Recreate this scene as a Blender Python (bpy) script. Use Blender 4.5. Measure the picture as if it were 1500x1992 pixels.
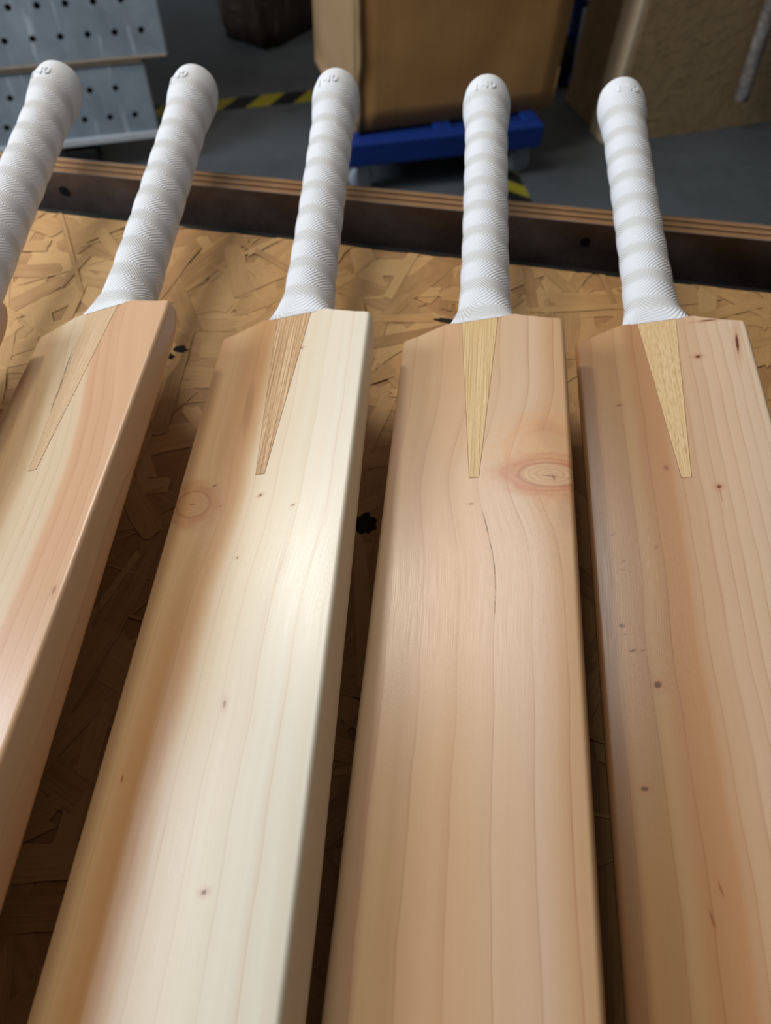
import bpy, bmesh, math, random
from mathutils import Vector, Matrix
from math import sin, cos, pi, radians as RAD

for o in list(bpy.data.objects): bpy.data.objects.remove(o, do_unlink=True)
sc = bpy.context.scene
COL = sc.collection
rnd = random.Random(7)

# ------------------------------------------------------------------ camera
F_PX, PITCH, ROLL, CAM_Z = 1359.36, 0.9584, 0.0559, 1.262
fw = Vector((0, cos(PITCH), -sin(PITCH))); up0 = Vector((0, sin(PITCH), cos(PITCH))); rt0 = Vector((1, 0, 0))
rt = rt0*cos(ROLL) + up0*sin(ROLL); up = -rt0*sin(ROLL) + up0*cos(ROLL)
cd = bpy.data.cameras.new('camera'); cam = bpy.data.objects.new('camera', cd); COL.objects.link(cam)
m = Matrix((rt, up, -fw)).transposed().to_4x4(); m.translation = (0, 0, CAM_Z); cam.matrix_world = m
cd.sensor_fit = 'HORIZONTAL'; cd.sensor_width = 36.0; cd.lens = F_PX/1500*36.0
cd.clip_start = .01; cd.clip_end = 60
cd.dof.use_dof = True; cd.dof.focus_distance = .365; cd.dof.aperture_fstop = cd.lens/3.0
sc.camera = cam

# ------------------------------------------------------------------ light
wd = bpy.data.worlds.new('world'); sc.world = wd; wd.use_nodes = True
wb = wd.node_tree.nodes['Background']; wb.inputs[0].default_value = (1.0, .965, .91, 1); wb.inputs[1].default_value = .25
def area(name, loc, target, sx, sy, power, col, spread=180):
    l = bpy.data.lights.new(name, 'AREA'); l.shape = 'RECTANGLE'; l.size = sx; l.size_y = sy; l.energy = power; l.color = col
    l.spread = RAD(spread)
    o = bpy.data.objects.new(name, l); COL.objects.link(o); o.location = loc
    o.rotation_euler = (Vector(target)-Vector(loc)).to_track_quat('-Z', 'Y').to_euler(); return o
area('pendant_lamp_light', (-1.22, 1.09, 2.39), (-.05, .40, .95), .17, .26, 12, (1, .93, .82))
area('ceiling_panel_light', (-.85, 1.30, 2.85), (-.05, .55, .95), .8, .8, 21, (1, .95, .88))
area('daylight_door_light', (-3.7, .25, 2.65), (0, .45, .9), 1.8, 1.5, 150, (.74, .86, 1.0))
sc.view_settings.view_transform = 'Standard'; sc.view_settings.look = 'None'
sc.view_settings.exposure = -0.16; sc.view_settings.gamma = 1.0; sc.view_settings.use_curve_mapping = False

# ------------------------------------------------------------------ node helpers
def lin(r, g, b): 
    f = lambda c: (c/255/12.92) if c/255 <= .04045 else ((c/255+.055)/1.055)**2.4
    return (f(r), f(g), f(b), 1)
class NT:
    def __init__(s, name):
        s.mat = bpy.data.materials.new(name); s.mat.use_nodes = True; s.t = s.mat.node_tree
        s.b = s.t.nodes['Principled BSDF']
    def n(s, typ, **k):
        x = s.t.nodes.new(typ)
        for a, v in k.items(): setattr(x, a, v)
        return x
    def put(s, sock, v):
        if hasattr(v, 'is_output'): s.t.links.new(v, sock)
        else: sock.default_value = v
    def m(s, op, a, b=0.0, c=None, clamp=False):
        x = s.n('ShaderNodeMath', operation=op, use_clamp=clamp); s.put(x.inputs[0], a); s.put(x.inputs[1], b)
        if c is not None: s.put(x.inputs[2], c)
        return x.outputs[0]
    def add(s, a, b): return s.m('ADD', a, b)
    def sub(s, a, b): return s.m('SUBTRACT', a, b)
    def mul(s, a, b): return s.m('MULTIPLY', a, b)
    def coords(s, kind='Object'):
        tc = s.n('ShaderNodeTexCoord'); return tc.outputs[kind]
    def sep(s, v):
        x = s.n('ShaderNodeSeparateXYZ'); s.put(x.inputs[0], v); return x.outputs
    def comb(s, x=0., y=0., z=0.):
        c = s.n('ShaderNodeCombineXYZ'); s.put(c.inputs[0], x); s.put(c.inputs[1], y); s.put(c.inputs[2], z); return c.outputs[0]
    def noise(s, v, scale=1., detail=3., rough=.5, dist=0., col=False):
        x = s.n('ShaderNodeTexNoise'); s.put(x.inputs['Vector'], v); x.inputs['Scale'].default_value = scale
        x.inputs['Detail'].default_value = detail; x.inputs['Roughness'].default_value = rough; x.inputs['Distortion'].default_value = dist
        return x.outputs['Color' if col else 'Fac']
    def ramp(s, fac, stops, interp='LINEAR'):
        x = s.n('ShaderNodeValToRGB'); r = x.color_ramp; r.interpolation = interp
        while len(r.elements) > 1: r.elements.remove(r.elements[0])
        stops = sorted(stops, key=lambda q: q[0])
        for i, (p, c) in enumerate(stops):
            e = r.elements[0] if i == 0 else r.elements.new(min(max(p, 0), 1))
            e.position = min(max(p, 0), 1); e.color = c if isinstance(c, tuple) else (c, c, c, 1)
        s.put(x.inputs[0], fac); return x.outputs[0]
    def mix(s, fac, a, b, blend='MIX'):
        x = s.n('ShaderNodeMix', data_type='RGBA', blend_type=blend); x.clamp_factor = True
        s.put(x.inputs[0], fac); s.put(x.inputs[6], a); s.put(x.inputs[7], b); return x.outputs[2]
    def maprange(s, v, a, b, c, d, smooth=False):
        x = s.n('ShaderNodeMapRange', clamp=True); x.interpolation_type = 'SMOOTHSTEP' if smooth else 'LINEAR'
        s.put(x.inputs[0], v)
        for i, q in enumerate((a, b, c, d)): x.inputs[i+1].default_value = q
        return x.outputs[0]
    def bump(s, h, strength=.3, dist=.001):
        x = s.n('ShaderNodeBump'); s.put(x.inputs['Height'], h); x.inputs['Strength'].default_value = strength
        x.inputs['Distance'].default_value = dist; s.t.links.new(x.outputs[0], s.b.inputs['Normal']); return x
    def fin(s, col, rough=.5, spec=.5, metal=0.):
        s.put(s.b.inputs['Base Color'], col); s.put(s.b.inputs['Roughness'], rough)
        s.b.inputs['Specular IOR Level'].default_value = spec; s.put(s.b.inputs['Metallic'], metal); return s.mat

def plain(name, rgb, rough=.6, var=.12, scale=30., metal=0., spec=.4, bump=0.):
    t = NT(name); v = t.coords(); n = t.noise(v, scale, 5, .6)
    c = lin(*rgb); col = t.mix(n, tuple(x*(1-var*2) for x in c[:3])+(1,), tuple(min(1, x*(1+var*2)) for x in c[:3])+(1,))
    if bump: t.bump(n, bump, .002)
    return t.fin(col, rough, spec, metal)

# ------------------------------------------------------------------ object helpers
def tag(o, label=None, cat=None, group=None, kind=None):
    for k, v in (('label', label), ('category', cat), ('group', group), ('kind', kind)):
        if v: o[k] = v
    return o
def empty(name, loc=(0, 0, 0), rot=None, label=None, cat=None, group=None):
    o = bpy.data.objects.new(name, None); COL.objects.link(o); o.location = loc; o.empty_display_size = .05
    if rot is not None: o.rotation_euler = rot
    return tag(o, label, cat, group)
def obj(name, me, mat, parent=None, smooth=False):
    if isinstance(me, bmesh.types.BMesh):
        bm = me; me = bpy.data.meshes.new(name); bm.to_mesh(me); bm.free()
    o = bpy.data.objects.new(name, me); COL.objects.link(o)
    if mat and not me.materials: me.materials.append(mat)
    if smooth: me.shade_smooth()
    if parent: o.parent = parent
    return o
def pyd(name, vs, fs, mat, parent=None, smooth=False):
    me = bpy.data.meshes.new(name); me.from_pydata(vs, [], fs); me.update(); return obj(name, me, mat, parent, smooth)
def box(x0, x1, y0, y1, z0, z1, bev=0., seg=2, bm=None):
    b = bmesh.new() if bm is None else bm
    vs = [b.verts.new((x, y, z)) for x in (x0, x1) for y in (y0, y1) for z in (z0, z1)]
    for f in ((0, 1, 3, 2), (4, 6, 7, 5), (0, 4, 5, 1), (2, 3, 7, 6), (0, 2, 6, 4), (1, 5, 7, 3)): b.faces.new([vs[i] for i in f])
    if bev and bm is None: bmesh.ops.bevel(b, geom=b.edges[:], offset=bev, segments=seg, profile=.5, affect='EDGES')
    return b
def lathe(prof, n=24, axis='Z', bm=None, center=(0, 0, 0)):
    b = bmesh.new() if bm is None else bm; rings = []
    for r, h in prof:
        ring = []
        for i in range(n):
            a = 2*pi*i/n; p = {'Z': (r*cos(a), r*sin(a), h), 'X': (h, r*cos(a), r*sin(a)), 'Y': (r*sin(a), h, r*cos(a))}[axis]
            ring.append(b.verts.new(Vector(p)+Vector(center)))
        rings.append(ring)
    for a, c in zip(rings, rings[1:]):
        for i in range(n): b.faces.new((a[i], a[(i+1) % n], c[(i+1) % n], c[i]))
    b.faces.new(rings[0][::-1]); b.faces.new(rings[-1]); return b

# ------------------------------------------------------------------ OSB flakes
def flake_mat(name, dark=1.0, grey=0.):
    t = NT(name); at = t.n('ShaderNodeAttribute', attribute_name='tone'); uvn = t.n('ShaderNodeUVMap', uv_map='grain')
    s = t.sep(uvn.outputs[0])
    g = t.noise(t.comb(t.mul(s[0], .010), t.mul(s[1], .9), 0), 1., 5, .62, .4)
    g2 = t.noise(t.comb(t.mul(s[0], .05), t.mul(s[1], .12), 3.), 1., 3, .5)
    k = t.add(t.mul(at.outputs['Fac'], .62), t.add(t.mul(g, .30), t.mul(g2, .12)))
    col = t.ramp(k, [(0., lin(70*dark, 46*dark, 26*dark)), (.2, lin(146*dark, 104*dark, 62*dark)), (.38, lin(192*dark, 150*dark, 98*dark)), (.6, lin(216*dark, 180*dark, 126*dark)), (.85, lin(228*dark, 200*dark, 154*dark)), (1., lin(236*dark, 214*dark, 174*dark))])
    hue = t.sep(at.outputs['Color'])[1]
    col = t.mix(t.mul(hue, .3), col, t.mix(1., col, lin(236, 196, 150), 'MULTIPLY'))
    if grey: col = t.mix(grey, col, lin(176, 154, 120))
    t.bump(g, .35, .0006)
    return t.fin(col, .52, .35)
def flakes(name, x0, x1, y0, y1, count, mat, parent, rng, main=0., spread=60, lmin=.035, lmax=.12, zbase=0., lift=.0009, curl=.0006, dens=None):
    vs, fs, tone, uvs = [], [], [], []
    for i in range(count):
        big = i < count*.55
        L = rng.uniform(lmin, lmax)*(1 if big else .8); Wd = rng.uniform(.010, .034) if big else rng.uniform(.004, .018)
        sl = rng.random()
        if sl < .14: Wd = rng.uniform(.001, .0028); L *= .55
        x = rng.uniform(x0, x1); y = rng.uniform(y0, y1); a = main+RAD(rng.gauss(0, spread))
        tn = min(1, max(0.12, rng.gauss(.60, .13)))
        if sl < .03: tn = .0
        elif sl < .14: tn = rng.uniform(.5, .95)
        hu = rng.random()**2
        z = zbase+lift*i/count
        tx, ty = rng.uniform(-1, 1)*curl/L*.5, rng.uniform(-1, 1)*curl/max(Wd, .006)*.3
        pts = []
        nS = 5
        for k in range(nS+1):
            q = k/nS; pts.append((-L/2+L*q, -Wd/2*(1+rng.uniform(-.22, .12))))
        e = rng.uniform(-.25, .25)*Wd
        for k in range(1, 3): pts.append((L/2+e*(k-1.5)+rng.uniform(-.004, .005), -Wd/2+Wd*k/3))
        for k in range(nS+1):
            q = k/nS; pts.append((L/2-L*q, Wd/2*(1+rng.uniform(-.22, .12))))
        for k in range(1, 3): pts.append((-L/2+e*(k-1.5)+rng.uniform(-.005, .004), Wd/2-Wd*k/3))
        b0 = len(vs); u0, v0 = rng.uniform(0, 4000), rng.uniform(0, 4000); ok = True
        for px, py in pts:
            X = x+px*cos(a)-py*sin(a); Y = y+px*sin(a)+py*cos(a)
            X = min(max(X, x0), x1); Y = min(max(Y, y0), y1)
            vs.append((X, Y, z+px*tx+py*ty)); uvs.append((u0+px*1000, v0+py*1000)); tone.append((tn, hu, 0, 1))
        fs.append(tuple(range(b0, len(vs))))
    me = bpy.data.meshes.new(name); me.from_pydata(vs, [], fs); me.update()
    ul = me.uv_layers.new(name='grain'); ca = me.color_attributes.new('tone', 'FLOAT_COLOR', 'POINT')
    for l in me.loops: ul.data[l.index].uv = uvs[l.vertex_index]
    ca.data.foreach_set('color', [c for q in tone for c in q])
    o = obj(name, me, mat, parent); o['kind'] = 'stuff'; return o

# ------------------------------------------------------------------ floor
def floor_mat():
    t = NT('grey_concrete'); v = t.coords(); n = t.noise(v, 1.6, 6, .62); n2 = t.noise(v, 22, 4, .6)
    col = t.ramp(t.add(t.mul(n, .75), t.mul(n2, .25)), [(.2, lin(58, 61, 63)), (.5, lin(79, 83, 86)), (.8, lin(98, 102, 105))])
    t.bump(n2, .15, .002); return t.fin(col, t.maprange(n, .3, .7, .45, .7), .4)
b = box(-5, 5, -3, 7, -.1, 0)
fl = tag(obj('floor', b, floor_mat()), kind='structure'); fl['label'] = 'grey concrete workshop floor'

M_wall = plain('grey_painted_wall', (120, 120, 116), .8, .06, 3)
for nm, a in (('wall_far', (-5, 5, 6.9, 7, 0, 3.2)), ('wall_right', (3.6, 3.7, -.9, 6.9, 0, 3.2)), ('light_block_wall', (-5, 3.7, -1.0, -.9, 0, 3.2)), ('light_block_slab', (-1.6, 3.6, -.9, .22, 1.95, 2.1))):  # unseen near wall and low slab added to block light at the near end
    w_ = tag(obj(nm, box(*a), M_wall), kind='structure'); w_['label'] = 'low grey slab added out of view to shade the near side of the bench' if nm == 'light_block_slab' else 'plain grey painted workshop wall'

# ------------------------------------------------------------------ workbench
TZ = .893; TYAW = math.atan2(.509-.571, .317+.344)
wbench = empty('workbench', (-.0135, .540, 0), (0, 0, TYAW), 'workbench topped with a sheet of oriented strand board under the cricket bats', 'workbench')
M_osb = flake_mat('strand_board_flakes')
M_osbbase = plain('strand_board_core', (176, 132, 84), .6, .2, 60)
top = obj('strand_board_top', box(-.72, .72, -.95, 0, TZ-.019, TZ-.0014), M_osbbase, wbench)
flakes('wood_flakes', -.72, .72, -.95, 0, 2700, M_osb, top, random.Random(11), 1.25, 50, lmin=.05, lmax=.15, zbase=TZ-.0012, lift=.0010, curl=.00025)
M_knot = plain('black_knot', (26, 20, 15), .8, .3, 200)
M_timber = plain('bench_timber', (150, 112, 72), .6, .15, 12)
for x0, x1, y0, y1 in ((-.72, .72, -.065, -.02), (-.72, .72, -.93, -.885), (-.72, -.675, -.885, -.065), (.675, .72, -.885, -.065)):
    obj('rail', box(x0, x1, y0, y1, TZ-.115, TZ-.0195, .002, 1), M_timber, wbench)
for x in (-.66, .60):
    for y in (-.86, -.13):
        obj('leg', box(x, x+.06, y, y+.06, 0, TZ-.020, .003, 1), M_timber, wbench)
M_black = plain('black_rubber_and_gap_shade', (12, 12, 12), .8, .2, 90)
obj('gap_shade_strip', box(-.70, .70, .0005, .011, TZ-.06, TZ-.004, .001, 1), M_black, wbench)  # black strip stands in for the shade in the gap behind the sheet

def blob(px, py, rx, ry, seed):
    r = random.Random(seed); n = 18; vs = []
    for z in (TZ-.0004, TZ+.00012):
        for i in range(n): a = 2*pi*i/n; k = (.75+.5*r.random()) if z < TZ else None; vs.append((px+rx*cos(a), py+ry*sin(a), z))
    rr = [.7+.5*r.random() for _ in range(n)]
    vs = [(px+(x-px)*rr[i % n], py+(y-py)*rr[i % n], z) for i, (x, y, z) in enumerate(vs)]
    fs = [tuple(range(n, 2*n))]+[(i, (i+1) % n, n+(i+1) % n, n+i) for i in range(n)]
    k = pyd('black_knot', vs, fs, M_knot, top); return k
for wx, wy, rx, ry, sd in ((-.163, .400, .006, .004, 1), (-.170, .392, .005, .003, 2), (-.0125, .250, .007, .008, 3), (.040, .450, .010, .0025, 4)):
    dx, dy = wx+.0135, wy-.540; c, s_ = cos(-TYAW), sin(-TYAW)
    blob(dx*c-dy*s_, dx*s_+dy*c, rx, ry, sd)

# film-faced plywood board standing behind the sheet
PY = math.atan2(.546-.591, .315+.3135)
ply = empty('plywood_board', (.001, .5685, 0), (0, 0, PY), 'dark film-faced plywood board on edge along the back of the workbench', 'board')
def film_mat():
    t = NT('dark_brown_film'); v = t.coords(); n = t.noise(v, 30, 6, .65); n2 = t.noise(t.n('ShaderNodeVectorMath', operation='MULTIPLY').outputs[0], 1)
    d = t.noise(v, 7, 4, .7); n3 = t.noise(v, 220, 3, .6)
    col = t.ramp(n, [(.3, lin(88, 75, 70)), (.7, lin(120, 106, 99))])
    col = t.mix(t.maprange(t.add(t.mul(n3, .6), t.mul(d, .5)), .66, .78, 0, .55), col, lin(150, 140, 130))
    t.bump(n3, .2, .001); return t.fin(col, .5, .4)
M_film = film_mat()
obj('film_face', box(-.74, .74, 0, .0015, TZ-.32, .9175), M_film, ply)
def plym(name, c1, c2):
    t = NT(name); s = t.sep(t.coords()); n = t.noise(t.comb(t.mul(s[0], 5), t.mul(s[1], 300), t.mul(s[2], 60)), 1, 5, .6)
    n2 = t.noise(t.comb(t.mul(s[0], 14), 2., 1.), 1, 4, .6)
    return t.fin(t.ramp(t.add(t.mul(n, .6), t.mul(n2, .4)), [(.25, lin(*c1)), (.75, lin(*c2))]), .65, .3)
M_p1, M_p2 = plym('light_veneer', (132, 98, 66), (166, 128, 90)), plym('dark_veneer', (108, 78, 52), (138, 104, 72))
yy = .0015
for k in range(5):
    th = .0052 if k % 2 == 0 else .0034
    obj('ply', box(-.74, .74, yy, yy+th-.00025, TZ-.32, .9172-(.0007 if k % 2 else 0)), M_p1 if k % 2 == 0 else M_p2, ply); yy += th
obj('film_back', box(-.74, .74, yy, yy+.0015, TZ-.32, .9172), M_film, ply)
for hx in (-.31, .162):
    obj('screw_hole', lathe([(.0045, -.0006), (.0045, .0004), (.003, .0004)], 14, 'Y', None, (hx, 0, .900)), M_black, ply)

# ------------------------------------------------------------------ cricket bats
E_SHOULDER = .0
def sstep(a, b, x):
    x = min(1, max(0, (x-a)/(b-a))); return x*x*(3-2*x)
V_TOP = 9.0; V_TOE = -548.0
def half_w(v):
    if v > 0: # sloping shoulder
        q = v/V_TOP; return 51.0-27.0*q if q > .08 else 53.6-4.8*(q/.08)**2*.0-2.6*(q/.08)-0
    h = 54.0
    if v > -6: h = 54.0-.4*((v+6)/6)**2
    if v < V_TOE+30: q = (V_TOE+30-v)/30; h = 54-16*(1-math.sqrt(max(0, 1-q*q*.96)))
    return h
def blade_mesh(depth):
    vs, fs = [], []
    V = [V_TOP, 7.5, 6, 4.5, 3, 1.8, .7, 0, -.8, -2, -4, -7, -11, -16, -22, -30]+[-30-10*k for k in range(1, 49)]+[V_TOE+26, V_TOE+14, V_TOE+6, V_TOE+2, V_TOE]
    V = sorted(set(V), reverse=True)
    for v in V:
        h = half_w(v)
        e = 18+.0375*min(330, max(0, -v))-(.05*max(0, -v-380))
        D = 26+(depth-26)*sstep(20, -300, v) if v > -330 else depth-(depth-30)*sstep(-350, V_TOE, v)
        k = math.sqrt(max(.02, 1-max(0, (v+20)/29.2)**2)) # rounded over towards the handle, on the back
        e *= k; D *= k; D = max(D, e+.5)
        crown = 1.8; pts = []
        r = min(2.6, e*.3); rl = min(3.4, e*.3); rb = min(6., e*.45)
        # face from left to right
        n = 18
        for i in range(n+1):
            u = -(h-rl)+(2*h-r-rl)*i/n; w = -crown*(abs(u)/54)**3.2; pts.append((u, w))
        w0 = pts[-1][1]
        for a in (18, 36, 54, 72, 90): pts.append((h-r+r*sin(RAD(a)), w0-r+r*cos(RAD(a))))
        for q in (.35, .7): pts.append((h, (w0-r)*(1-q)+(-e+rb)*q))
        for a in (0, 22, 45, 68): pts.append((h-rb+rb*cos(RAD(a)), -e+rb-rb*sin(RAD(a))))
        for q in (.0, .25, .5, .75): 
            u = (h-rb)*(1-q); pts.append((u, -e-(D-e)*(q**1.15)))
        pts.append((0, -D))
        lft = []
        for q in (.75, .5, .25, .0):
            u = -(h-rb)*(1-q); lft.append((u, -e-(D-e)*(q**1.15)))
        pts += lft
        for a in (68, 45, 22, 0): pts.append((-(h-rb+rb*cos(RAD(a))), -e+rb-rb*sin(RAD(a))))
        w1 = pts[0][1]
        for q in (.3, .65): pts.append((-h, (-e+rb)*(1-q)+(w1-rl)*q))
        for a in (90, 72, 54, 36, 18): pts.append((-(h-rl+rl*sin(RAD(a))), w1-rl+rl*cos(RAD(a))))
        vs.append([(u/1000, v/1000, w/1000) for u, w in pts])
    n = len(vs[0]); flat = [p for r in vs for p in r]
    for j in range(len(vs)-1):
        for i in range(n):
            fs.append((j*n+i, j*n+(i+1) % n, (j+1)*n+(i+1) % n, (j+1)*n+i))
    fs.append(tuple(range(n-1, -1, -1))); fs.append(tuple(range((len(vs)-1)*n, len(vs)*n)))
    me = bpy.data.meshes.new('blade'); me.from_pydata(flat, [], fs); me.update(); me.shade_smooth()
    try: me.set_sharp_from_angle(angle=RAD(40))
    except Exception: pass
    return me
HL = 294.0     # handle end, mm above the shoulder corners
PER = 27.5     # lead of the spiral wrap
def axis_w(v, hw):   # height of the handle axis
    q = max(0, (v-9)/(HL-9)); return -17.5+(hw+17.5)*(q**1.05)
def grip_mesh(hw, phase):
    vs, fs, uv = [], [], []
    NA, rows = 72, []
    v = V_TOP-1.0
    while v < HL-9: rows.append(v); v += .75
    for q in range(1, 12): rows.append(HL-9+9*sin(q/11*pi/2))
    for v in rows:
        q = v-V_TOP
        ru = 18.4-1.2*sstep(0, 90, q)+.4*sstep(120, 250, q); rw = 17.4-.2*sstep(0, 90, q)+.4*sstep(120, 250, q)
        fl_ = max(0, 1-q/36); ru += 6.6*fl_**2.3; rw += .4*fl_**2; pe = 1-.62*fl_**1.6
        kn = sstep(HL-58, HL-20, v); ru += 2.9*kn; rw += 3.2*kn
        ru -= 1.2*sstep(HL-18, HL-7, v); rw -= 1.2*sstep(HL-18, HL-7, v)
        cap = 1.0
        if v > HL-9: s_ = (v-(HL-9))/9; cap = (1-(5.5/20)*(1-math.sqrt(max(0, 1-s_*s_))))
        for i in range(NA+1):
            a = 2*pi*i/NA   # a = 0 on the face side (up)
            t_ = (v/PER + i/NA + phase) % 1.0
            saw = sin(pi*t_)**.75
            amp = .8*(1-.8*kn)*sstep(0, 22, q)
            d = amp*(saw-.6)
            sa, ca = sin(a), cos(a); sa = math.copysign(abs(sa)**pe, sa); ca = math.copysign(abs(ca)**pe, ca)
            u = (ru+d)*cap*sa; w = axis_w(min(v, HL), hw)+(rw+d)*cap*ca
            vs.append((u/1000, v/1000, w/1000)); uv.append((i/NA, v/PER+i/NA+phase))
    n = NA+1
    for j in range(len(rows)-1):
        for i in range(NA): fs.append((j*n+i, (j+1)*n+i, (j+1)*n+i+1, j*n+i+1))
    last = (len(rows)-1)*n; c = len(vs); vs.append((0, (HL+.6)/1000, axis_w(HL, hw)/1000)); uv.append((.5, HL/PER))
    for i in range(NA): fs.append((last+i, c, last+i+1))
    me = bpy.data.meshes.new('grip'); me.from_pydata(vs, [], fs); me.update()
    ul = me.uv_layers.new(name='wrap')
    for l in me.loops: ul.data[l.index].uv = uv[l.vertex_index]
    me.shade_smooth(); return me
def grip_mat():
    t = NT('white_ribbed_rubber'); uvn = t.n('ShaderNodeUVMap', uv_map='wrap'); s = t.sep(uvn.outputs[0])
    tt = t.m('FRACT', s[1]); tri = t.m('ABSOLUTE', t.sub(t.mul(tt, 2.), 1.))
    ph = t.add(t.mul(s[0], 46.), t.mul(tri, 5.))
    rib = t.m('SINE', t.mul(ph, 2*pi)); rib = t.add(t.mul(rib, .5), .5)
    objv = t.sep(t.coords())
    knob = t.maprange(objv[1], .262, .276, 1., 0.)
    edge = t.maprange(t.m('ABSOLUTE', t.sub(tt, .96)), 0., .035, 1., 0.)
    grime = t.noise(t.coords(), 55, 4, .6)
    h = t.mul(t.add(rib, t.mul(edge, 1.2)), t.add(t.mul(knob, .85), .15))
    t.bump(h, .6, .0007)
    col = t.mix(grime, lin(216, 217, 220), lin(230, 231, 234))
    shade_band = t.mul(t.mul(t.maprange(tt, .40, .66, 0., 1., True), t.maprange(tt, .86, .98, 1., 0., True)), knob)
    col = t.mix(t.mul(shade_band, .6), col, lin(196, 193, 188))  # grey half of each spiral turn paints in the shading of the ribs
    return t.fin(col, .5, .4)
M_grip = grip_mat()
def letters(hw, ang0, parent, body='I 40'):
    cu = bpy.data.curves.new('txt', 'FONT'); cu.body = body; cu.size = 1.0; cu.extrude = .04; cu.align_x = 'CENTER'; cu.resolution_u = 4; cu.offset = .012
    o = bpy.data.objects.new('txt', cu); COL.objects.link(o); dg = bpy.context.evaluated_depsgraph_get(); dg.update()
    me0 = bpy.data.meshes.new_from_object(o.evaluated_get(dg)); COL.objects.unlink(o); bpy.data.objects.remove(o)
    H = 12.0; vc = HL-27
    bm = bmesh.new(); bm.from_mesh(me0)
    for p in bm.verts:
        x, y, z = p.co; vmm = vc+y*H; a = ang0+x*H/20.5
        kn = sstep(HL-58, HL-20, vmm); sh = 1.2*sstep(HL-18, HL-7, vmm)
        R = 17.6+2.9*kn-sh+.05+(.75 if z > 0 else -.8)
        R2 = 17.6+3.2*kn-sh+.05+(.75 if z > 0 else -.8)
        p.co = Vector((R*sin(a), vmm, axis_w(vmm, hw)+R2*cos(a)))/1000
    me = bpy.data.meshes.new('lettering'); bm.to_mesh(me); bm.free(); bpy.data.meshes.remove(me0)
    return obj('lettering', me, M_letter, parent)
M_letter = plain('white_rubber', (226, 227, 230), .5, .03, 40)

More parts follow.
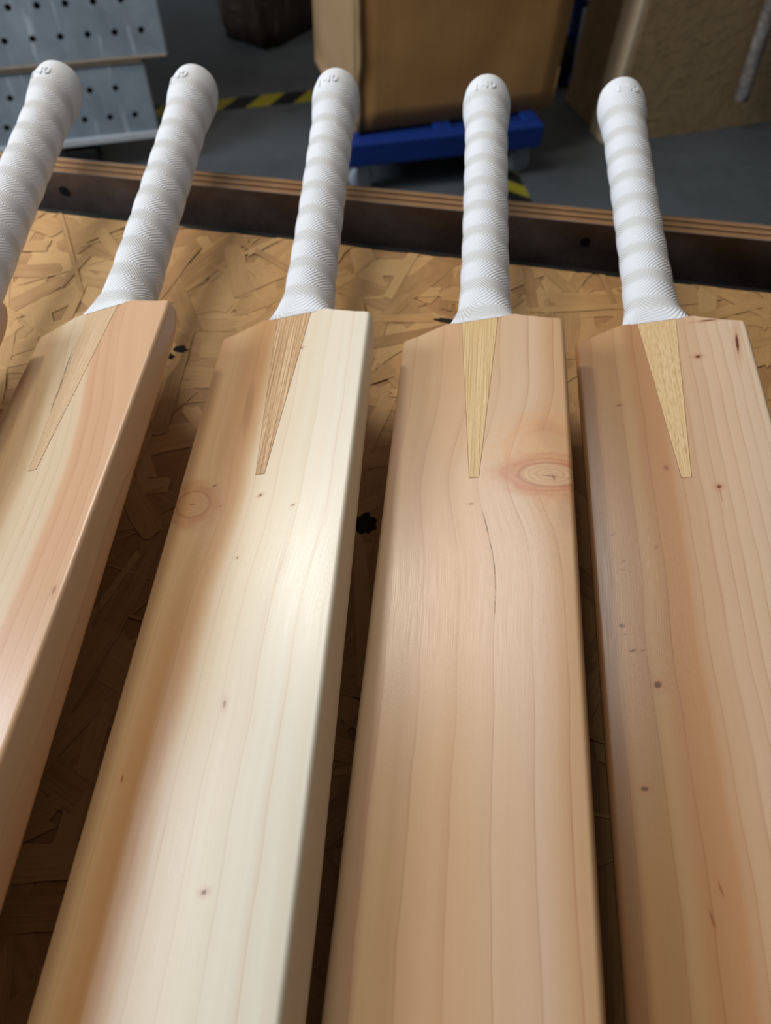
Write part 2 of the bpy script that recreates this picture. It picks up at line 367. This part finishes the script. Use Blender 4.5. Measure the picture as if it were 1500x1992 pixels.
def splice_mat(name, c1, c2, c3, stripes=1.2, mott=.3):
    t = NT(name); s = t.sep(t.coords()); u = t.mul(s[0], 1000.); v = t.mul(s[1], 1000.)
    n = t.noise(t.comb(t.mul(u, stripes), t.mul(v, .012), 0), 1, 2, .5)
    n2 = t.noise(t.comb(t.mul(u, stripes*1.6), t.mul(v, .16), 4.), 1, 3, .6)
    k = t.add(t.mul(n, 1-mott), t.mul(n2, mott))
    col = t.ramp(k, [(.36, lin(*c1)), (.5, lin(*c2)), (.64, lin(*c3))]); t.bump(k, .15, .0004)
    return t.fin(col, .45, .4)
def wood(name, base, lines, knots=(), spots=(), warps=(), drift=None, tint=(.62, .40, .26), lstr=.5, seed=0., rough=.30, cracks=()):
    """base: (ring position mm, rgb) bands; lines: ring positions; knots: (u,v,a,b,col_in,col_halo,halo); spots: (u,v,a,b,rot,strength)"""
    t = NT(name); s = t.sep(t.coords()); u = t.mul(s[0], 1000.); v = t.mul(s[1], 1000.); w = t.mul(s[2], 1000.)
    wob = t.noise(t.comb(t.mul(u, .012), t.mul(v, .011), seed), 1, 2, .5)
    rho = t.add(u, t.mul(t.sub(wob, .5), 7.))
    rho = t.add(rho, t.mul(t.m('MINIMUM', t.add(w, 3.), 0.), .55))
    if drift: rho = t.add(rho, t.maprange(v, *drift, smooth=True))
    for uk, vk, amp, sv, u0, u1, f0, f1 in warps:
        g = t.m('EXPONENT', t.mul(t.m('POWER', t.mul(t.sub(v, vk), 1/sv), 2.), -1.))
        rho = t.add(rho, t.mul(t.mul(g, amp), t.maprange(u, u0, u1, f0, f1)))
    pos = lambda q: (q+62)/124
    fac = t.mul(t.add(rho, 62.), 1/124)
    col = t.ramp(fac, [(pos(p), lin(*c)) for p, c in base])
    # slow streaks along the grain
    st = t.noise(t.comb(t.mul(rho, .13), t.mul(v, .0022), seed+5), 1, 4, .6)
    col = t.mix(t.maprange(st, .3, .7, .0, .38), col, t.mix(1., col, (.84, .73, .58, 1), 'MULTIPLY'))
    fine = t.noise(t.comb(t.mul(rho, 2.1), t.mul(v, .03), seed+9), 1, 4, .65)
    fleck = t.noise(t.comb(t.mul(u, 1.6), t.mul(v, .9), seed+2), 1, 2, .6)
    col = t.mix(t.maprange(t.add(t.mul(fine, .65), t.mul(fleck, .35)), .35, .7, 0, .20), col, t.mix(1., col, (.78, .69, .58, 1), 'MULTIPLY'))
    ln = None
    for k in range(0, len(lines), 7):
        stops = [(0, 0.)]
        for q in lines[k:k+7]:
            a = 1.0
            if isinstance(q, tuple): q, a = q
            stops += [(pos(q-5.5), 0.), (pos(q-.45), .28*a), (pos(q), a), (pos(q+.5), 0.)]
        r = t.ramp(fac, stops); ln = r if ln is None else t.m('MAXIMUM', ln, r)
    ln = t.mul(ln, t.maprange(t.noise(t.comb(t.mul(u, .05), t.mul(v, .012), seed+7), 1, 2), .3, .65, .45, 1.))
    col = t.mix(t.mul(ln, lstr), col, t.mix(1., col, tint+(1,), 'MULTIPLY'))
    for uk, vk, a, b_, ci, ch, hs in knots:
        nz = t.mul(t.sub(t.noise(t.comb(t.mul(u, .09), t.mul(v, .13), seed+uk), 1, 3), .5), .5)
        du = t.mul(t.sub(u, uk), 1/a); dv = t.mul(t.sub(v, vk), 1/b_)
        dv = t.add(dv, t.mul(du, .22))
        d = t.m('SQRT', t.add(t.mul(du, du), t.mul(dv, dv))); dn = t.add(d, nz)
        halo = t.mul(t.maprange(t.add(dn, t.mul(nz, 1.2)), 1., 2.4, 1., 0., True), hs)
        wisp = t.noise(t.comb(t.mul(dn, 3.2), t.mul(du, .8), seed+3), 1, 4, .65)
        col = t.mix(t.mul(halo, t.maprange(wisp, .3, .65, .35, 1.)), col, lin(*ch))
        ring = t.m('SINE', t.mul(t.add(d, t.mul(nz, .5)), 30.)); ringc = t.mix(t.maprange(ring, -1, 1, 0, .3 if hs > .7 else 0.), lin(*ci), lin(ci[0]*.72, ci[1]*.62, ci[2]*.52))
        col = t.mix(t.maprange(t.add(d, t.mul(nz, .25)), .80, 1.06, .85*(hs if hs < .7 else 1.), 0.), col, ringc)
        rim = t.maprange(t.m('ABSOLUTE', t.sub(t.add(d, t.mul(nz, .25)), 1.)), 0., .10, .75*hs*hs if hs > .7 else .05, 0.)
        col = t.mix(rim, col, lin(150, 88, 62))
        star = t.maprange(t.add(t.m('SQRT', t.add(t.mul(t.mul(du, du), .35), t.mul(dv, t.mul(dv, 2.5)))), t.mul(nz, 1.3)), .02, .13, .85*hs if hs > .7 else 0., 0.)
        col = t.mix(star, col, lin(70, 46, 34))
    for uk, vk, a, b_, rot, stg in spots:
        x = t.sub(u, uk); y = t.sub(v, vk); c, s_ = cos(rot), sin(rot)
        if a < 2: a, b_ = a*1.25, b_*1.25
        xr = t.mul(t.add(t.mul(x, c), t.mul(y, s_)), 1/a); yr = t.mul(t.sub(t.mul(y, c), t.mul(x, s_)), 1/b_)
        d = t.add(t.m('SQRT', t.add(t.mul(xr, xr), t.mul(yr, yr))), t.mul(t.sub(fleck, .5), .9))
        col = t.mix(t.maprange(d, .6, 3.2, .35*stg, 0., True), col, lin(176, 108, 68))
        col = t.mix(t.maprange(d, .5, 1.05, stg, 0.), col, lin(104, 56, 28))
    for uk, v0, v1, slope, wd_ in cracks:
        x = t.m('ABSOLUTE', t.sub(t.sub(u if slope else rho, uk), t.mul(t.sub(v, v0), slope)))
        along = t.mul(t.maprange(v, v1, v1+8, 0., 1.), t.maprange(v, v0-8, v0, 1., 0.))
        br = t.maprange(t.noise(t.comb(0., t.mul(v, .09), uk), 1, 3, .6), .38, .55, .1, 1.)
        col = t.mix(t.mul(t.mul(t.maprange(x, wd_*.4, wd_, .85, 0.), along), br), col, lin(74, 52, 40))
    t.bump(t.add(t.mul(fine, .7), t.mul(fleck, .5)), .16, .0003)
    return t.fin(col, t.maprange(fine, .3, .7, rough-.04, rough+.08), .5)

def make_bat(x, y, z, yaw, pitch, roll, depth, mat_wood, mat_splice, label, hw=7.0, hu=0., text_ang=-.1, phase=0., tipu=0.):
    root = empty('cricket_bat', (x, y, z), None, label, 'cricket bat', 'unfinished cricket bats laid side by side on the bench')
    root.rotation_mode = 'XYZ'
    R = Matrix.Rotation(yaw, 3, 'Z') @ Matrix.Rotation(pitch, 3, 'X') @ Matrix.Rotation(roll, 3, 'Y')
    root.matrix_world = Matrix.Translation((x, y, z)) @ R.to_4x4()
    bl = obj('blade', blade_mesh(depth), mat_wood, root); bl['label'] = 'bare sanded willow blade'
    # wedge of the handle let into the blade
    w0, w1, vt = 12.2, 2.6, -123.
    vs, fs = [], []
    zt, zb = .12, -6.
    n = 12
    for k in range(n+1):
        q = k/n; v = V_TOP-.4+(vt-V_TOP+.4)*q; h = w0+(w1-w0)*q; c = tipu*q
        for u, ww in ((c-h, zb), (c-h, zt), (c+h, zt), (c+h, zb)): vs.append((u/1000, v/1000, ww/1000))
    for k in range(n):
        for a in range(4):
            fs.append((k*4+a, k*4+(a+1) % 4, (k+1)*4+(a+1) % 4, (k+1)*4+a))
    fs += [(3, 2, 1, 0), (n*4, n*4+1, n*4+2, n*4+3)]
    sp = pyd('handle_splice', vs, fs, mat_splice, root); sp['label'] = 'tapered cane splice let into the blade'
    # glue line round the wedge
    g = []; gf = []
    pts = [(-w0, V_TOP-.4), (tipu-w1, vt), (tipu+w1, vt), (w0, V_TOP-.4)]
    out = [(-w0-.28, V_TOP-.4), (tipu-w1-.28, vt-.35), (tipu+w1+.28, vt-.35), (w0+.28, V_TOP-.4)]
    for (a, b_), (c, d) in zip(pts, out):
        g += [(a/1000, b_/1000, .00006), (c/1000, d/1000, .00006), (a/1000, b_/1000, -.0005), (c/1000, d/1000, -.0005)]
    for k in range(3): gf += [(k*4, (k+1)*4, (k+1)*4+1, k*4+1), (k*4+1, (k+1)*4+1, (k+1)*4+3, k*4+3)]
    pyd('glue_line', g, gf, M_glue, sp)
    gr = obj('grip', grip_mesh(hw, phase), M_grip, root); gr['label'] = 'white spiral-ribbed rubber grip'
    letters(hw, text_ang, gr)
    return root
M_glue = plain('glue_line', (138, 96, 60), .6, .2, 300)

W1 = wood('peach_willow', [(-62, (196, 164, 124)), (-30, (206, 174, 136)), (-8, (204, 176, 140)), (-2, (214, 192, 160)), (18, (214, 194, 164)), (25, (212, 186, 154)), (28, (206, 164, 128)), (62, (210, 170, 134))],
          [-40, -27, -14, 6, 13, 20, 33, 41, 48], drift=(-135, 8, 0, 27), seed=1., lstr=.42,
          spots=[(49, -202, .8, 2.2, 0, .55)], cracks=[(-12.2, -20, -80, -.094, .6), (-9.6, -40, -76, -.094, .45)])
W2 = wood('cream_willow', [(-62, (198, 160, 120)), (-46, (198, 158, 116)), (-37, (202, 166, 122)), (-28, (190, 148, 100)), (-15, (188, 142, 92)), (-9, (202, 166, 124)), (-4, (218, 196, 164)), (10, (224, 208, 182)), (30, (230, 220, 200)), (62, (230, 222, 204))],
          [-36, -20, (-2, .8), (11.5, .9), (28, .9), (44, .8)], drift=(-225, -125, 7, 0), seed=2., lstr=.45,
          knots=[(-40, -138, 11.5, 9., (190, 146, 100), (168, 112, 66), .84)], warps=[(-40, -138, -7., 26, -40, 0, 1., 0.)],
          spots=[(-18, -70, 3.5, 26, .06, .3), (3, -138, 1.1, .7, .5, .9), (24, -147, .9, .5, .5, .8), (-28, -127, 1.4, .45, .35, 1.), (-3, -177, .45, .5, 0, 1.), (-21, -142, 1., .35, .4, .7), (15, -331, 1.2, .8, .3, .75), (7, -255, .8, 1.8, .1, .5), (-38, -288, .5, 1.6, 0, .6), (10, -25, 1.6, .5, .3, .8)])
W3 = wood('tan_willow', [(-62, (206, 172, 136)), (-46, (208, 174, 138)), (-34, (206, 170, 130)), (-20, (202, 162, 122)), (-2, (198, 158, 120)), (14, (204, 170, 136)), (34, (206, 174, 144)), (46, (200, 160, 122)), (62, (202, 164, 126))],
          [-43, -24, -5, 13.5, 32, 47], seed=3., lstr=.68,
          knots=[(42, -110, 17, 17, (204, 164, 118), (204, 144, 82), .62), (42, -125, 17, 8.2, (200, 162, 122), (176, 106, 68), .88)], warps=[(41, -123, 13., 40, -52, 15, .42, 1.)],
          spots=[(-1, -141, 1.2, .6, 0, .6), (42, -126, 5.5, .28, -.2, .8), (44, -127, .5, 1.6, .3, .8), (44, -98, 9, 16, .35, .16), (50, -150, 7, 14, 0, .15)], cracks=[(13.5, -146, -215, 0., .5)])
W4 = wood('brown_willow', [(-62, (170, 126, 86)), (-49, (172, 126, 84)), (-41, (182, 140, 96)), (-26, (186, 146, 102)), (-17, (176, 130, 88)), (-6, (180, 132, 90)), (-2, (190, 150, 114)), (12, (204, 168, 136)), (26, (212, 182, 152)), (45, (218, 192, 164)), (62, (220, 196, 170))],
          [-44, -28.5, -16.5, (0, .8), 9, 16.5, 22.5, 29.5, 36, 42, 48.5], seed=4., lstr=.62,
          spots=[(-41, -214, 1.6, 1.3, 0, 1.), (-40, -219, .8, .6, 0, .7), (-37, -228, 1.5, .7, .3, 1.), (-32, -228, 1.1, .5, .5, .7), (-27, -246, 1.8, 1.7, .4, 1.), (18, -131, 1.2, 1.2, 0, .95), (18, -136, .3, 6, 0, .4), (-37, -176, 1.6, .6, .4, .5), (-38, -181, 1.6, .6, -.3, .4), (-41, -158, 1.8, .6, .5, .45), (-19, -168, 1.2, .6, .5, .5), (-8, -115, 1.4, 2., .3, .5), (21, -29, 1.7, 1.2, -.1, 1.), (-30, -63, 2., .7, .2, .85), (45.5, -20, .9, 8., -.09, 1.), (31, 3, 6, .9, 0, .9), (-38, -295, 1.6, 1.1, 0, .9), (-17, -345, .6, 3, .2, .5), (-12, -334, .5, 3, .2, .5)])
W0 = wood('pale_pink_willow', [(-62, (200, 160, 124)), (0, (206, 168, 134)), (62, (208, 166, 134))], [-40, -22, -5, 12, 30, 45], seed=6.)
S1 = splice_mat('pale_cane', (186, 152, 114), (200, 168, 130), (208, 180, 144), .9, .4)
S2 = splice_mat('brown_striped_cane', (142, 98, 62), (190, 150, 106), (222, 192, 150), 1.1, .3)
S3 = splice_mat('straw_cane', (176, 138, 88), (204, 170, 118), (218, 190, 142), 1.3, .25)
S4 = splice_mat('straw_flecked_cane', (186, 146, 98), (210, 176, 128), (220, 190, 146), .8, .6)
CZ = CAM_Z-.3071512
P = .0356
make_bat(-.2985, .348, CZ+.0015, .004, P, -.400, 55, W0, S1, 'cricket bat cut off by the left edge, only its grip and shoulder corner showing', 5.0, text_ang=.12, phase=.3)
make_bat(-.1923759, .3549332, CZ+.0025845, -.0306, P, -.4022, 55.5, W1, S1, 'cricket bat with pinkish peach blade, cream centre stripe and a thin crack along its splice', 4.0, text_ang=-.05, phase=.0)
make_bat(-.0684916, .3639512, CZ-.0013047, -.0276, P, -.3297, 50.0, W2, S2, 'cricket bat with cream right half, honey left half and brown-striped splice', 7.5, text_ang=.0, phase=.55)
make_bat(.0555853, .3696361, CZ-.0008614, -.052, P, -.3134, 50.0, W3, S3, 'cricket bat with a large eye-shaped knot at the right edge of its tan blade', 6.5, text_ang=.1, phase=.15)
make_bat(.1755487, .3777395, CZ-.0004111, -.0486, P, -.2951, 50.0, W4, S4, 'rightmost cricket bat, brown left side, pale right side, small dark pin knots', 6.5, text_ang=.25, phase=.75, tipu=2.)

# ------------------------------------------------------------------ background: carton on a blue dolly
YB = math.atan2(.345, .938)
def card_mat(name='brown_cardboard', c1=(166, 120, 70), c2=(196, 148, 94)):
    t = NT(name); s = t.coords(); n = t.noise(s, 2.4, 5, .6); fl_ = t.noise(t.comb(t.mul(t.sep(s)[0], 160), t.mul(t.sep(s)[1], 160), t.mul(t.sep(s)[2], 2)), 1, 3, .5)
    col = t.ramp(t.add(t.mul(n, .7), t.mul(fl_, .3)), [(.25, lin(*c1)), (.75, lin(*c2))]); t.bump(fl_, .15, .002)
    return t.fin(col, .7, .25)
M_card = card_mat(); M_cardl = card_mat('worn_cardboard_edge', (150, 116, 80), (184, 152, 114))
dol = empty('dolly', (-.172, 2.105, 0), (0, 0, RAD(17.6)), 'blue plastic dolly on castors under the cardboard carton', 'dolly')
M_blue = plain('blue_plastic', (14, 48, 122), .5, .16, 18, bump=.1)
M_blued = plain('dark_blue_plastic', (18, 44, 104), .5, .16, 18)
DX, DY = .638, .46
for n_, (x0, x1, y0, y1) in (('side_beam', (0, DX, 0, .05)), ('side_beam', (0, DX, DY-.05, DY)), ('end_beam', (0, .05, .05, DY-.05)), ('end_beam', (DX-.05, DX, .05, DY-.05)), ('cross_beam', (DX/2-.03, DX/2+.03, .05, DY-.05))):
    obj(n_, box(x0, x1, y0, y1, .098, .170, .006, 2), M_blue, dol)
obj('deck', box(.05, DX-.05, .05, DY-.05, .148, .160), M_blued, dol)
M_grey = plain('castor_wheel_rubber', (150, 156, 162), .5, .1, 40); M_steel = plain('zinc_plate', (150, 156, 164), .35, .1, 40, metal=.8)
for x in (.05, DX-.05):
    for y in (.045, DY-.045):
        c = empty('castor', (x, y, 0)); c.parent = dol
        obj('wheel', lathe([(.018, -.014), (.036, -.013), (.040, -.008), (.040, .008), (.036, .013), (.018, .014)], 24, 'Y', None, (0, 0, .040)), M_grey, c, True)
        b = box(-.02, .02, -.024, -.018, .03, .09); box(-.02, .02, .018, .024, .03, .09, bm=b); box(-.028, .028, -.028, .028, .088, .098, bm=b)
        obj('fork', b, M_steel, c)
car = empty('cardboard_carton', (-.154, 2.185, .1705), (0, 0, YB), 'tall worn brown cardboard carton standing on the blue dolly', 'carton')
CX, CY, CH = .66, .50, .85
def wavy_panel(name, ax, x0, x1, off, th, mat, parent, z1=CH, amp=.004, seed=0):
    r = random.Random(seed); nx, nz = 12, 14; vs, fs = [], []
    for s_ in (0, 1):
        for j in range(nz+1):
            for i in range(nx+1):
                q = x0+(x1-x0)*i/nx; z = z1*j/nz; ed = min(i, nx-i, j, nz-j)
                d = (r.uniform(-1, 1)*amp if ed > 0 else 0)*(1 if s_ == 0 else 0)+amp*1.5*sin(i/nx*pi)*sin(j/nz*2.2)*(-1 if s_ == 0 else 0)
                o_ = off+(d if s_ == 0 else th)
                vs.append((q, o_, z) if ax == 'x' else (o_, q, z))
    N = (nx+1)*(nz+1)
    for j in range(nz):
        for i in range(nx):
            a = j*(nx+1)+i; f = (a, a+1, a+nx+2, a+nx+1); fs.append(f if ax == 'x' else f[::-1]); g = tuple(N+k for k in f[::-1]); fs.append(g if ax == 'x' else g[::-1])
    def strip(ids):
        for a, b_ in zip(ids, ids[1:]): fs.append((b_, a, N+a, N+b_))
    strip(list(range(nx+1))); strip([nz*(nx+1)+i for i in range(nx, -1, -1)]); strip([j*(nx+1) for j in range(nz, -1, -1)]); strip([j*(nx+1)+nx for j in range(nz+1)])
    return pyd(name, vs, fs, mat, parent, True)
wavy_panel('front_panel', 'x', .012, CX, 0, .006, M_card, car, seed=1)
wavy_panel('back_panel', 'x', 0, CX, CY-.006, .006, M_card, car, seed=2)
wavy_panel('side_panel', 'y', .0, CY, -.004, .006, M_cardl, car, seed=3)
wavy_panel('side_panel', 'y', .0, CY, CX-.006, .006, M_card, car, seed=4)
obj('bottom_panel', box(.006, CX-.006, .008, CY-.008, 0, .006), M_card, car)
for y0, y1 in ((.0, CY/2-.002), (CY/2+.002, CY)): obj('top_flap', box(0, CX, y0, y1, CH+.001, CH+.006), M_card, car)
M_tape2 = plain('brown_parcel_tape', (120, 84, 48), .3, .05, 10)
obj('parcel_tape', box(.0, CX, CY/2-.025, CY/2+.025, CH+.0065, CH+.0075), M_tape2, car)
# crumpled open seam at the near corner
r = random.Random(5); vs, fs = [], []
for j in range(19):
    z = CH*j/18; k = r.uniform(-.004, .005)
    vs += [(-.001+k, -.007, z), (.013+k, -.007+r.uniform(-.003, .002), z), (.013, .003, z), (-.002, .003, z)]
for j in range(18):
    for a in range(4): fs.append((j*4+a, j*4+(a+1) % 4, (j+1)*4+(a+1) % 4, (j+1)*4+a))
fs += [(3, 2, 1, 0), (72, 73, 74, 75)]
pyd('corner_seam', vs, fs, M_cardl, car, True)

# OSB crate
crate = empty('strand_board_crate', (.72, 2.542, 0), (0, 0, YB), 'strand board crate on the floor right of the carton', 'crate')
M_osb2 = flake_mat('aged_strand_board_flakes', 1.0, .74); M_osb2b = plain('aged_strand_board', (176, 148, 110), .7, .2, 30)
CW, CD, CHH = 1.1, .34, .62
def osb_panel(name, loc, rot, w_, h_, n, seed):
    e = obj(name, box(0, w_, 0, h_, 0, .016), M_osb2b, crate); e.location = loc; e.rotation_euler = rot
    flakes('wood_flakes', 0, w_, 0, h_, n, M_osb2, e, random.Random(seed), .9, 60, zbase=.0163, lift=.0012, curl=.0008); return e
osb_panel('front_panel', (0, .016, .0), (RAD(90), 0, 0), CW, CHH, 900, 3)
osb_panel('side_panel', (.016, CD, 0), (RAD(90), 0, RAD(-90)), CD-.017, CHH, 320, 4)
obj('side_panel', box(CW-.016, CW, .017, CD, 0, CHH), M_osb2b, crate)
obj('back_panel', box(.017, CW-.017, CD-.016, CD, 0, CHH), M_osb2b, crate)
obj('base_panel', box(.017, CW-.017, .018, CD-.017, .0, .016), M_osb2b, crate)
M_pine = plym('pale_pine_batten', (206, 182, 146), (232, 214, 182))
obj('corner_batten', box(-.022, -.0025, .004, .105, 0, CHH, .002, 1), M_pine, crate)
# weathered pipe against the crate
def pipe_mat():
    t = NT('weathered_grey_pipe'); v = t.coords(); n = t.noise(v, 26, 6, .7); n2 = t.noise(v, 60, 4, .6)
    col = t.ramp(n, [(.3, lin(78, 74, 70)), (.5, lin(126, 120, 114)), (.7, lin(168, 160, 150))])
    col = t.mix(t.maprange(n2, .55, .68, 0, .7), col, lin(120, 62, 46)); t.bump(n, .5, .004); return t.fin(col, .7, .3)
pa, pb = Vector((1.168, 2.655, .118)), Vector((1.10, 2.630, .70))
pz = (pb-pa); b = lathe([(.016, 0), (.023, .006), (.024, .03), (.023, .12), (.0245, .2), (.023, .32), (.024, .45), (.023, pz.length-.004), (.018, pz.length)], 18)
for vv in b.verts: vv.co.x += .0015*sin(vv.co.z*31); vv.co.y += .0012*sin(vv.co.z*43+1)
pp = obj('pipe', b, pipe_mat(), None, True); pp.location = pa; pp.rotation_euler = pz.to_track_quat('Z', 'Y').to_euler()
tag(pp, 'mottled grey pipe leaning against the strand board crate at upper right', 'pipe')

# blue hand truck between carton and crate
ht = empty('hand_truck', (.627, 2.998, 0), (0, 0, YB), 'blue steel hand truck standing between the carton and the crate', 'hand truck')
M_bsteel = plain('blue_painted_steel', (22, 50, 122), .45, .14, 14)
for x in (.0, .30):
    b = lathe([(.019, .02), (.020, .03), (.020, 1.1), (.017, 1.11)], 16, 'Z', None, (0, 0, 0))
    u_ = obj('upright', b, M_bsteel, ht, True); u_.location = (x, 0.03, 0); u_.rotation_euler = (RAD(-6), 0, 0)
for z in (.25, .55, .85):
    b = lathe([(.012, .0), (.012, .30)], 12, 'X', None, (0, .03+z*math.tan(RAD(6)), z)); obj('cross_bar', b, M_bsteel, ht, True)
obj('toe_plate', box(-.10, .35, -.02, .16, .002, .012, .002, 1), M_bsteel, ht)
for x in (-.045, .345):
    obj('wheel', lathe([(.03, -.02), (.07, -.018), (.08, -.01), (.08, .01), (.07, .018), (.03, .02)], 24, 'X', None, (x, .03, .08)), M_black, ht, True)

# plastic-wrapped bundle at the back
def wrap_mat():
    t = NT('plastic_wrapped_brown'); v = t.coords(); n = t.noise(v, 9, 6, .7, 1.5); s = t.sep(v)
    st = t.noise(t.comb(t.mul(s[0], 22), t.mul(s[1], 22), t.mul(s[2], 3)), 1, 5, .7)
    col = t.ramp(st, [(.35, lin(56, 42, 36)), (.6, lin(84, 68, 60)), (.75, lin(132, 122, 116))]); t.bump(n, .8, .02)
    return t.fin(col, .25, .6)
wrp = empty('wrapped_bundle', (-.585, 3.10, 0), (0, 0, RAD(58)), 'dark bundle wrapped in clear plastic film on the floor behind the carton', 'bundle')
r = random.Random(9); b = bmesh.new()
vs, fs = [], []; nr, na = 12, 40
for j in range(nr+1):
    z = .012+.8*j/nr; 
    for i in range(na):
        a = 2*pi*i/na; sx = abs(cos(a))**.35*(1 if cos(a) >= 0 else -1); sy = abs(sin(a))**.35*(1 if sin(a) >= 0 else -1)
        k = 1+.03*sin(a*9+z*14)+r.uniform(-.015, .015); k *= .93 if j == 0 else 1
        vs.append((.30+.30*sx*k, .14*sy*k+.13, z))
for j in range(nr):
    for i in range(na): fs.append((j*na+i, j*na+(i+1) % na, (j+1)*na+(i+1) % na, (j+1)*na+i))
fs += [tuple(range(na-1, -1, -1)), tuple(range(nr*na, (nr+1)*na))]
pyd('film_wrap', vs, fs, wrap_mat(), wrp, True)
obj('floor_board', box(.03, .57, .02, .24, 0, .011), M_black, wrp)

# perforated galvanised planks
def galv_mat():
    t = NT('galvanised_steel'); v = t.coords(); s = t.sep(v); n = t.noise(v, 7, 5, .6)
    st = t.noise(t.comb(t.mul(s[0], 26), t.mul(s[1], 4), t.mul(s[2], 2.2)), 1, 5, .7)
    col = t.ramp(n, [(.3, lin(122, 132, 142)), (.7, lin(152, 162, 172))])
    col = t.mix(t.maprange(st, .58, .70, 0, .75), col, lin(214, 220, 228))
    ru = t.noise(v, 40, 5, .7); col = t.mix(t.maprange(ru, .62, .75, 0, .5), col, lin(120, 104, 88))
    return t.fin(col, t.maprange(n, .3, .7, .45, .65), .5, .25)
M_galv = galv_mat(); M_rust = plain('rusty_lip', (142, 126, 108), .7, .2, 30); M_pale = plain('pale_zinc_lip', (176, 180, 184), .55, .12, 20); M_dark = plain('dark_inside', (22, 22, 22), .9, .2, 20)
def plank(loc, yaw, tilt, label, L=1.6, H=.198, holes=True, first=False):
    if not holes: H = .78
    root = empty('steel_plank', loc, None, label, 'steel plank', 'perforated steel planks stacked on edge')
    root.rotation_euler = (tilt, 0, yaw)
    pitch, hr = .076, .0095; nx = int(L/pitch); bm = bmesh.new(); rows = [0, H*.12, H*.5, H*.88, H] if False else None
    # local: x from -L (left) to 0 (right end), z up, face at y=0
    nseg = 12
    def cell(x0, x1, z0, z1, hole):
        if not hole:
            bm.faces.new([bm.verts.new(p) for p in ((x0, 0, z0), (x1, 0, z0), (x1, 0, z1), (x0, 0, z1))]); return
        cx, cz = (x0+x1)/2, (z0+z1)/2; o_, i_, k_ = [], [], []
        for q in range(nseg):
            a = 2*pi*q/nseg+pi/4; c, s_ = cos(a), sin(a); m_ = max(abs(c), abs(s_))
            o_.append(bm.verts.new((cx+c/m_*(x1-x0)/2, 0, cz+s_/m_*(z1-z0)/2)))
            i_.append(bm.verts.new((cx+c*hr, 0, cz+s_*hr))); k_.append(bm.verts.new((cx+c*hr*.9, .012, cz+s_*hr*.9)))
        for q in range(nseg):
            p = (q+1) % nseg; bm.faces.new((o_[q], o_[p], i_[p], i_[q])); bm.faces.new((i_[q], i_[p], k_[p], k_[q]))
    zs = [(0, .030), (.030, .092), (.092, .106), (.106, .168), (.168, H)]
    for j, (z0, z1) in enumerate(zs):
        off = pitch*.5 if j == 3 else 0
        for i in range(nx):
            x1 = -.02-i*pitch-off; x0 = x1-pitch
            cell(x0, x1, z0, z1, holes and j in (1, 3))
        if off: cell(-.02-off, -.02, z0, z1, False)
    cell(-.02, 0, 0, H, False)
    obj('perforated_web', bm, M_galv, root)
    obj('bottom_lip', box(-L, 0, -.010, .045, -.008, .012 if first else -.0005, .002, 1), M_pale if first else M_rust, root)
    obj('top_lip', box(-L, 0, -.006, .045, H+.0005, H+.0092, .002, 1), M_rust, root)
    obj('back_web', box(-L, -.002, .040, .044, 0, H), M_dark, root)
    obj('end_cap', box(-.004, .004, .001, .044, -.006, H+.005, .003, 2), M_galv, root)
    return root
SY = RAD(19); tl = RAD(-12)
def along(p, d): return (p[0]+d*cos(SY), p[1]+d*sin(SY), p[2])
def stackp(k): return (-.80-sin(SY)*-.0+.0, 2.27, .09)
base = Vector((-.795, 2.25, .098)); upv = Vector((-sin(SY)*sin(-tl), cos(SY)*sin(-tl), cos(tl)))
for k, (d, lab, hl) in enumerate(((0., 'lowest perforated steel plank of the stack at the left', True), (.075, 'middle perforated steel plank of the stack at the left', True), (.10, 'topmost steel plank of the stack, plain with white streaks', False))):
    p = base+upv*(.216*k)+Vector((cos(SY), sin(SY), 0))*d
    plank(p, SY, tl, lab, holes=hl, first=(k == 0))
for d in (-.25, -1.2):
    q = base+Vector((cos(SY), sin(SY), 0))*d
    bb = empty('timber_bearer', (q.x, q.y, 0), (0, 0, SY), 'dark timber block under the steel planks, %s end' % ('right' if d > -.5 else 'left'), 'timber block')
    obj('block', box(-.05, .05, -.01, .30, 0, .076, .003, 1), M_dark, bb)

# hazard tape on the floor
M_yel = plain('yellow_tape', (140, 132, 36), .5, .12, 12); M_blk = plain('black_tape', (24, 24, 26), .5, .1, 12)
def hazard(p0, p1, wdt, label, n):
    d = Vector(p1)-Vector(p0); L = d.length; yaw = math.atan2(d.y, d.x)
    root = empty('hazard_tape', (p0[0], p0[1], 0), (0, 0, yaw), label, 'floor tape', 'hazard tape strips on the floor')
    s = L/n; sh = wdt*.9
    for i in range(n):
        x0, x1 = i*s, (i+1)*s
        vs = [(x0, 0, .0006), (x1, 0, .0006), (x1+sh, wdt, .0006), (x0+sh, wdt, .0006)]; vs += [(a, b_, .0001) for a, b_, _ in vs]
        fs = [(0, 1, 2, 3), (7, 6, 5, 4), (0, 4, 5, 1), (1, 5, 6, 2), (2, 6, 7, 3), (3, 7, 4, 0)]
        pyd('yellow_stripe' if i % 2 == 0 else 'black_stripe', vs, fs, M_yel if i % 2 == 0 else M_blk, root)
hazard((-1.45, 2.37), (-.17, 2.80), .085, 'yellow and black striped floor tape left of the carton', 15)
hazard((.445, 2.03), (.355, 2.44), .075, 'yellow and black striped floor tape running out from under the dolly', 6)
